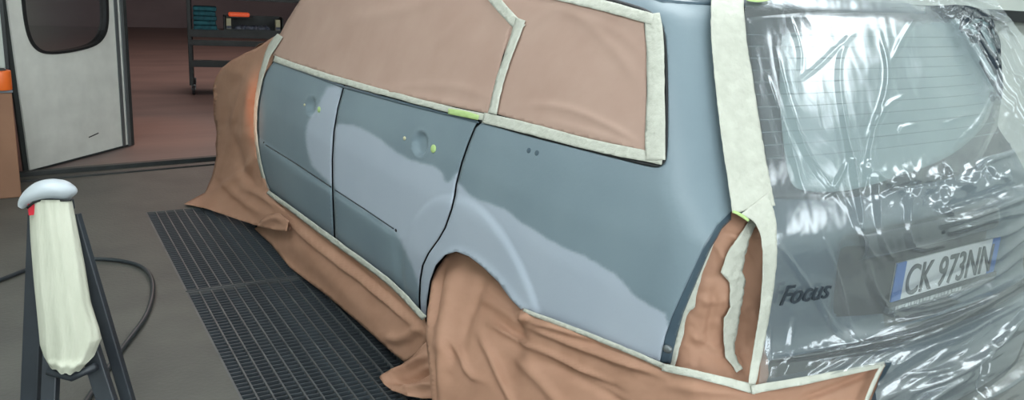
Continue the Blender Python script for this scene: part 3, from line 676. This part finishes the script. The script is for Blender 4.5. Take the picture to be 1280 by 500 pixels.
# ------------------------------------------------------------ masking tape
TG = 'cream masking tape strips on the car'
def tape(line, w, label, F=F_glass, off=.008, m='tape', step=3, sm=True, amp=.6, seed=1, nm='masking_tape', cr=0):
    L = smooth_poly(line, it=2) if sm else [np.array(p, float) for p in line]
    if not np.isscalar(w): w = np.interp(np.linspace(0, 1, len(L)), np.linspace(0, 1, len(w)), w)
    # uneven hand-laid edges
    L2 = resample(strip_poly(L, w), step*1.6); L2 = L2+amp*np.stack([noise2(L2, 11, seed), noise2(L2, 11, seed+3)], 1)
    d = lambda Q, P: .0012*noise2(Q, 7, seed)+(cr*(1-np.abs(noise2(Q*np.array([1, .3]), 5, seed+9))*2) if cr else 0)
    o, Q, P = patch(nm, list(L2), F, step, off, d, M[m], thick=.0008); tag(o, label, 'tape', None); return o
tape([(342, 73), (385, 88), (430, 102), (500, 121), (560, 137), (608, 147)], [8, 7, 8, 7, 8, 9], 'cream tape along the belt line under the door window paper', seed=1)
tape([(604, 147), (660, 160), (740, 182), (828, 199)], [13, 14, 14, 14], 'cream tape along the bottom edge of the rearmost side window', seed=2)
tape([(815, 17), (819, 50), (820, 110), (819, 160), (819, 200)], [20, 22, 22, 25, 25], 'wide cream tape down the rear edge of the rearmost side window', seed=3, cr=.0008, off=.0095)
tape([(660, -14), (710, -3), (760, 8), (816, 24)], [12, 12, 14, 14], 'cream tape along the top edge of the rearmost side window', seed=4, off=.011)
tape([(608, -12), (622, 4), (636, 20), (652, 36)], [13, 13, 13, 14], 'short cream tape slanting at the top of the window paper join', seed=5, off=.010)
tape([(651, 24), (644, 44), (634, 72), (624, 102), (615, 142)], [12, 11, 10, 10, 11], 'long narrow cream tape down the join between two window papers', seed=6, off=.0115)
tape([(912, -30), (909, 10), (910, 40), (917, 100), (928, 180), (942, 262)], [42, 41, 43, 48, 51, 54], 'broad cream tape down the rear corner pillar beside the plastic film', F=F_film, off=.026, seed=7, cr=.0016, step=2.6)
tape([(943, 254), (957, 272), (962, 300), (962, 335), (957, 385), (948, 435), (940, 480)], [50, 30, 19, 17, 13, 12, 9], 'cream tape down the tailgate edge beside the tail lamp opening', F=F_film, off=.030, seed=8, cr=.001, step=2.6)
tape([(654, 388), (700, 405), (760, 428), (832, 459)], [5, 6, 6, 7], 'thin cream tape along the lower edge of the rear quarter panel', F=F_drape, off=.012, seed=9)
tape([(828, 459), (880, 470), (945, 487)], [9, 10, 12], 'cream tape along the bumper top below the tail lamp opening', F=F_drape, off=.018, seed=10)
tape([(940, 487), (1000, 477), (1060, 465), (1106, 455)], [11, 10, 8, 7], 'cream tape along the bumper top under the plastic film', F=F_film, off=.036, seed=11)
tape([(1104, 455), (1096, 470), (1084, 498), (1078, 520)], [5, 5, 5, 5], 'thin cream tape down the free edge of the bumper paper', F=F_film, off=.036, seed=12)
tape([(942, 276), (930, 298), (921, 316), (914, 340), (922, 352), (919, 385), (914, 400), (911, 420), (912, 444), (924, 464)], [10, 14, 22, 26, 20, 14, 20, 16, 12, 9], 'crooked cream tape down the paper inside the lamp opening', F=F_lamp, off=.012, seed=13, amp=1.4, cr=.003, sm=False)
tape([(892, 300), (878, 335), (868, 360), (862, 380), (856, 388), (850, 420), (838, 460)], [3, 5, 7, 15, 8, 7, 12], 'ragged cream tape along the front edge of the lamp opening', F=F_lamp, off=.014, seed=14, amp=1.6)
tape([(350, 44), (338, 60), (331, 78), (322, 112), (318, 150), (321, 186), (327, 216), (336, 242)], [8, 10, 7, 5, 4, 4, 4, 5], 'narrow cream tape down the front edge of the front door', F=F_glass, off=.012, seed=15, step=2)
tape([(334, 240), (380, 273), (414, 299), (460, 332), (494, 358), (530, 398)], [5, 6, 7, 7, 7, 8], 'cream tape along the sill under both doors', F=F_sill, off=.034, seed=16, step=2.4)
tape([(560, 139), (580, 142), (598, 147)], [7, 8, 6], 'yellow-green tape piece on the belt line above the rear door gap', off=.011, m='tapegreen', seed=17, amp=.3)
tape([(934, -4), (950, -2), (962, -4)], [9, 10, 7], 'green tape piece at the top of the broad pillar tape', F=F_film, off=.03, m='tapegreen', seed=18, amp=.3)
tape([(916, 264), (926, 268), (936, 276)], [3, 4, 3], 'small green tape piece at the top of the lamp opening', F=F_film, off=.034, m='tapegreen', seed=19, step=2, amp=.3)

# ------------------------------------------------------------ booth door leaf (opened outwards)
A = hit([(38, 213)], 2, .01)[0]; B = hit([(163, 180)], 2, .01)[0]
dv = (B-A); dl = math.hypot(dv[0], dv[1]); ang = math.atan2(dv[1], dv[0])
D = empty('door_leaf', (A[0], A[1], 0), ang); tag(D, 'off-white booth door leaf with a rounded window, standing open', 'door')
def on_leaf(px, py):   # local (u, z) on the leaf plane
    n = np.array([-dv[1], dv[0], 0])/dl; d = rays([(px, py)])[0]; t = ((A-CP)@n)/(d@n); Pp = CP+d*t; return ((Pp-A)@dv/dl, Pp[2])
H = 2.1
hole = [on_leaf(*p) for p in ((27, -60), (27, -20), (30, 20), (36, 48), (46, 62), (60, 67), (90, 64), (118, 57), (130, 45), (134, 28), (133, 0), (131, -50))]
hole = [(u, max(.3, z)) for u, z in hole]; top = max(z for u, z in hole)
hs = smooth_poly(hole, True, 2)
def rim_panel(name, outer, inner, y0, y1, m, parent):
    n = 72
    c = np.mean(inner, 0)
    def cast(poly, a):
        d = np.array([math.cos(a), math.sin(a)]); best = 9
        for i in range(len(poly)):
            p, q = np.array(poly[i]), np.array(poly[(i+1) % len(poly)]); e = q-p; den = d[0]*e[1]-d[1]*e[0]
            if abs(den) < 1e-9: continue
            w = p-c; t = (w[0]*e[1]-w[1]*e[0])/den; s = (w[0]*d[1]-w[1]*d[0])/den
            if t > 0 and -1e-6 <= s <= 1+1e-6: best = min(best, t)
        return c+d*best
    angs = sorted([2*math.pi*k/n for k in range(n)]+[math.atan2(p[1]-c[1], p[0]-c[0]) % (2*math.pi) for p in outer] )
    V = []; Fc = []
    for a in angs:
        o_, i_ = cast(outer, a), cast(inner, a)
        V += [(o_[0], y0, o_[1]), (i_[0], y0, i_[1]), (i_[0], y1, i_[1]), (o_[0], y1, o_[1])]
    n = len(angs)
    for k in range(n):
        a, b = 4*k, 4*((k+1) % n)
        for j in range(4): Fc.append((a+j, b+j, b+(j+1) % 4, a+(j+1) % 4))
    o = meshobj(name, V, Fc, m, parent, smooth=False); return o
lu, lz = on_leaf(9, 0); UT = lu*H/lz
outer = [(0, 0.0), (dl, 0.0), (dl, H), (UT, H)]
rim_panel('door_panel', outer, hs, 0, .04, M['door'], D)
c = np.mean(hs, 0); hin = [tuple(c+(np.array(p)-c)*.965) for p in hs]; hout = [tuple(c+(np.array(p)-c)*1.035) for p in hs]
rim_panel('window_gasket', hout, hin, -.008, .048, M['seal'], D)
V = [(p[0], .02, p[1]) for p in hs]; meshobj('window_glass', V, [tuple(range(len(V)))], M['winglass'], D, smooth=False)
bar('edge_profile', (-.006, .02, 0), (UT-.006, .02, H), .016, .06, M['darkmetal'], D, up=(1, 0, 0)); box('edge_profile', (dl-.09, -.006, 0), (dl-.055, .0, H), M['alu'], D, .002)
box('edge_profile', (dl, -.01, 0), (dl+.035, .05, H), M['darkmetal'], D, .003); box('edge_profile', (dl-.03, -.01, 0), (dl-.0, .0, H), M['alu'], D, .002); box('bottom_profile', (0, -.006, 0), (dl, .046, .012), M['darkmetal'], D)
u, z = on_leaf(117, 169); box('scratch', (u-.05, -.002, z-.004), (u+.05, .001, z+.004), M['darkmetal'], D, 0, Matrix.Translation((u, 0, z)) @ Matrix.Rotation(-.15, 4, 'Y') @ Matrix.Translation((-u, 0, -z)))
# jamb strips left of the leaf
tag(box('trim_3', (JX-.02, YF-.01, 0), (JX, YF+.03, 2.3), M['darkmetal']), kind='structure')

# cardboard box with a grey lid, orange can
bx = empty('cardboard_box', (-1.27, 4.62, 0)); tag(bx, 'brown cardboard box with grey top at the foot of the doorway', 'box')
p = at(0, 125, 1); 
box('carton', (-.35, -.2, 0), (.28, .2, .62), M['card'], bx, .006); box('lid', (-.355, -.205, .62), (.285, .205, .635), M['cardtop'], bx, .003); box('carton_flap', (.02, -.206, .3), (.2, -.2, .62), M['card'], bx, 0)
oq = hit([(3, 112)], 2, .636)[0]; oc = empty('orange_can', (oq[0], oq[1], .636)); tag(oc, 'orange can standing on the cardboard box', 'can')
bm = bmesh.new(); bmesh.ops.create_cone(bm, segments=24, radius1=.05, radius2=.05, depth=.11, cap_ends=True, matrix=Matrix.Translation((0, 0, .055))); bmobj('body', bm, M['orange'], oc, .003, True)
bm = bmesh.new(); bmesh.ops.create_cone(bm, segments=24, radius1=.03, radius2=.02, depth=.012, cap_ends=True, matrix=Matrix.Translation((0, 0, .116))); bmobj('cap', bm, M['darkmetal'], oc, .002, True)

# ------------------------------------------------------------ tool trolley in the back room
tp = hit([(240, 118)], 2, 0)[0]; tr = hit([(262, 98)], 2, 0)[0]
T = empty('tool_trolley', (tp[0], tp[1], 0), math.radians(-14)); tag(T, 'dark steel tool trolley on casters behind the car front', 'trolley')
TW, TD = 1.45, .55
for x in (0, TW):
    for y in (0, TD):
        box('post', (x-.02, y-.02, .1), (x+.02, y+.02, 1.25), M['darkmetal'], T, .003)
        cs = empty('caster', (x, y, 0)); cs.parent = T
        bm = bmesh.new(); bmesh.ops.create_cone(bm, segments=20, radius1=.05, radius2=.05, depth=.03, cap_ends=True, matrix=Matrix.Translation((.02, 0, .05)) @ Matrix.Rotation(math.pi/2, 4, 'Y')); bmobj('caster_wheel', bm, M['rubber'], cs, .004)
        box('fork', (-.002, -.012, .05), (.04, .012, .11), M['alu'], cs)
for z, h in ((.30, .04), (.53, .03), (.62, .05), (1.02, .03)):
    box('shelf', (-.02, -.02, z), (TW+.02, TD+.02, z+h*.4), M['darkmetal'], T, .003)
    box('shelf_rail', (-.02, -.025, z), (TW+.02, -.015, z+h+.03), M['darkmetal'], T, .002)
for x in (.22, .9): box('gusset', (x-.12, .0, .34), (x-.11+.1, .02, .37), M['darkmetal'], T)
def thing(name, lab, cat, lo, hi, m, parts=()):
    """item on the trolley: placed in trolley coordinates, standing free"""
    e = empty(name, T.matrix_basis @ Vector((lo[0], lo[1], lo[2]+.0005)), T.rotation_euler[2]); tag(e, lab, cat)
    d = [h-l for l, h in zip(lo, hi)]; 
    return e, d
bpy.context.view_layer.update()
zs = .62+.021
e, d = thing('folded_cloth', 'teal folded cloths stacked at the left end of the trolley shelf', 'cloth', (.04, .03, zs+.05), (.3, .3, zs+.3), M['teal'])
for k in range(5): box('cloth_fold', (0, 0, k*.05), (.24-.01*(k % 2), .26, k*.05+.046), M['teal'], e, .015)
e, d = thing('blue_carton', 'flat light blue carton under the teal cloths on the trolley', 'box', (.03, .02, zs), (.3, .3, zs+.05), M['ltblue'])
box('carton', (0, 0, 0), (.27, .28, .047), M['ltblue'], e, .004); box('carton_label', (.05, -.001, .01), (.2, .001, .035), M['plate'], e)
e, d = thing('parts_tray', 'open dark tray holding rags on the trolley shelf', 'tray', (.36, .03, zs), (.95, .4, zs+.2), M['darkmetal'])
box('tray_floor', (0, 0, 0), (.6, .38, .012), M['darkmetal'], e); box('tray_side', (0, 0, .012), (.6, .012, .07), M['darkmetal'], e); box('tray_side', (0, .368, .012), (.6, .38, .2), M['darkmetal'], e)
box('tray_end', (-.012, 0, 0), (0, .38, .2), M['darkmetal'], e); box('tray_end', (.6, 0, 0), (.612, .38, .2), M['darkmetal'], e)
e, d = thing('cream_pack', 'narrow cream pack at the left end of the parts tray', 'box', (.375, .05, zs+.013), (.43, .2, zs+.19), M['cream'])
box('pack', (0, 0, 0), (.05, .12, .17), M['cream'], e, .003); box('pack_band', (-.001, -.001, .06), (.051, .01, .09), M['grime'], e)
e, d = thing('cream_pack', 'narrow cream pack at the right end of the parts tray', 'box', (.89, .05, zs+.013), (.94, .2, zs+.19), M['cream'])
box('pack', (0, 0, 0), (.05, .12, .17), M['cream'], e, .003); box('pack_band', (-.001, -.001, .06), (.051, .01, .09), M['grime'], e)
e, d = thing('rag_heap', 'heap of grey-blue rags in the parts tray', 'rags', (.45, .06, zs+.013), (.86, .3, zs+.12), M['grime'])
for k in range(6):
    bm = bmesh.new(); bmesh.ops.create_icosphere(bm, subdivisions=2, radius=1)
    for v in bm.verts: v.co *= 1+.25*math.sin(v.co.x*5+k)*math.cos(v.co.y*4+k*2)
    bm.transform(Matrix.Translation((.05+.06*k, .1+.05*(k % 2), .052)) @ Matrix.Diagonal((.05, .07, .04, 1))); bmobj('rag', bm, M['grime'], e, smooth=True)
e, d = thing('orange_sander', 'orange-red hand sander lying on the parts tray', 'tool', (.40, .06, zs+.20), (.62, .2, zs+.26), M['orangered'])
box('body', (0, .02, .0), (.22, .12, .045), M['orangered'], e, .015); box('sole', (-.02, .01, -.012), (.26, .13, .0), M['darkmetal'], e, .003)
e, d = thing('wooden_board', 'brown board lying on the trolley behind the sander', 'board', (.66, .1, 1.0), (1.3, .3, 1.03), M['card'])
e.location = T.matrix_basis @ Vector((.50, .12, 1.0335)); box('board', (0, 0, 0), (.6, .3, .03), M['card'], e, .003)
e, d = thing('red_canister', 'red canister on the right end of the trolley', 'canister', (1.2, .05, 1.0335), (1.4, .25, 1.4), M['red'])
e.location = T.matrix_basis @ Vector((1.16, .05, 1.0335)); box('body', (0, 0, 0), (.22, .16, .26), M['red'], e, .02); box('handle', (.05, .06, .265), (.17, .1, .30), M['red'], e, .01)

# ------------------------------------------------------------ stand with mirror cap
bs = (-1.06, 1.46)
ST = empty('parts_stand', (bs[0], bs[1], 0)); tag(ST, 'black steel trestle stand under the paper-wrapped mirror', 'stand')
def sb(px1, px2, d1, z2, w, nm='leg'):
    a = at(*px1, d1); dd = rays([px2])[0]; t = (z2-CP[2])/dd[2]; b = CP+dd*t; loc = Vector((bs[0], bs[1], 0))
    o = bar(nm, Vector(a)-loc, Vector(b)-loc, w, .025, M['stand'], ST, up=tuple(cf), bevel=.003); return a, b
sb((48, 268), (36, 560), 2.32, 0.004, .05); sb((92, 268), (178, 560), 2.32, .004, .034)
sb((66, 420), (58, 600), 2.30, .004, .042); sb((108, 420), (166, 600), 2.30, .004, .05)
tube('crossbar', [Vector(at(60, 464, 2.26))-Vector((*bs, 0)), Vector(at(90, 472, 2.26))-Vector((*bs, 0)), Vector(at(120, 458, 2.26))-Vector((*bs, 0))], .011, M['stand'], ST)
bar('top_beam', Vector(at(42, 256, 2.3))-Vector((*bs, 0)), Vector(at(90, 256, 2.3))-Vector((*bs, 0)), .03, .03, M['stand'], ST)
# paper wrap: sheet with crepe folds, closed round the trestle
out_l = [(36, 250), (38, 300), (42, 350), (47, 400), (50, 432), (55, 446), (62, 458)]
out_r = [(90, 250), (98, 290), (106, 330), (114, 380), (124, 410), (127, 424), (118, 446), (104, 460)]
def wrap():
    n, m_ = 56, 60; V = []; Fc = []
    yl = lambda s, t: np.array([np.interp(s, np.linspace(0, 1, len(out_l)), [p[i] for p in out_l]) for i in (0, 1)])
    yr = lambda s: np.array([np.interp(s, np.linspace(0, 1, len(out_r)), [p[i] for p in out_r]) for i in (0, 1)])
    for j in range(m_):
        s = j/(m_-1); l, r = yl(s, 0), yr(s)
        dep = 2.28
        for i in range(n):
            t = i/(n-1); a = math.pi*2*t; f = .5-.5*math.cos(a)      # closed ring: front half and back half
            f = .5-.5*math.cos(a); back = math.sin(a)
            q = l*(1-f)+r*f; 
            sag = 9*math.sin(math.pi*f*1.0)*s**6
            dd = dep-.055*back*(1 if back > 0 else 1)+(.0025*math.sin(f*27+s*3)+.0016*math.sin(f*61+s*7+math.sin(s*9))+.003*s*s*math.sin(f*17+s*13))*(back > 0)-.012*math.exp(-((s-.93)/.05)**2)*(back > 0)
            V.append(at(q[0], q[1]+sag+1.5*math.sin(f*23)*s, dd))
    for j in range(m_-1):
        for i in range(n-1): Fc.append((j*n+i, j*n+i+1, (j+1)*n+i+1, (j+1)*n+i))
    Fc.append(tuple(range(n-1)))
    return V, Fc
V, Fc = wrap(); w = meshobj('paper_wrap', V, Fc, M['crepe']); tag(w, 'cream crinkled paper wrapped over the trestle stand', 'paper')
# wing mirror cap: shell of elliptic section swept along a curve
def mirror_cap():
    cen = [(25, 260), (29, 253), (37, 246), (50, 239), (64, 237), (78, 238), (88, 242), (91, 246)]
    th = [2.5, 6.5, 10, 13, 14, 13.5, 11, 5]
    V = []; Fc = []; n = 20; L = smooth_poly(cen, it=2); T_ = np.interp(np.linspace(0, 1, len(L)), np.linspace(0, 1, len(th)), th)
    px = 2.27/FL
    for i, p in enumerate(L):
        d = L[min(i+1, len(L)-1)]-L[max(i-1, 0)]; d = d/np.linalg.norm(d); nn = np.array([d[1], -d[0]])
        for k in range(n):
            a = 2*math.pi*k/n; q = p+nn*math.sin(a)*T_[i]; dep = 2.27-.06*math.cos(a)*math.sin(math.pi*min(1, max(.08, i/(len(L)-1))))
            V.append(at(q[0], q[1], dep))
    for i in range(len(L)-1):
        for k in range(n): Fc.append((i*n+k, i*n+(k+1) % n, (i+1)*n+(k+1) % n, (i+1)*n+k))
    Fc.append(tuple(range(n))[::-1]); Fc.append(tuple((len(L)-1)*n+k for k in range(n))); return V, Fc
V, Fc = mirror_cap(); mc = empty('mirror_cap', at(60, 248, 2.27)); tag(mc, 'pale grey primed wing mirror cap on top of the paper-wrapped stand', 'mirror')
sh = meshobj('shell', V, Fc, M['capgrey']); rb = tube('rim', [at(x, y, 2.235) for x, y in ((34, 260), (42, 253), (52, 250), (64, 249.5), (76, 250.5), (89, 250))], .0035, M['seal'])
rd = box('inner_bracket', (-.01, -.01, -.02), (.012, .01, .01), M['red'], M=Matrix.Translation(at(40, 259, 2.25)))
for o in (sh, rb, rd): setparent(o, mc)

# ------------------------------------------------------------ hose on the floor
hp = smooth_poly([(-60, 372), (0, 350), (40, 334), (75, 326), (110, 323), (150, 325), (178, 332), (190, 346), (192, 366), (184, 394), (168, 416), (145, 445), (122, 480), (96, 520), (60, 560)], it=3)
P = hit(np.array(hp), 2, .012); ho = tube('air_hose', P, .010, M['hose'], seg=10); tag(ho, 'dark rubber air hose looping over the floor behind the stand', 'hose')
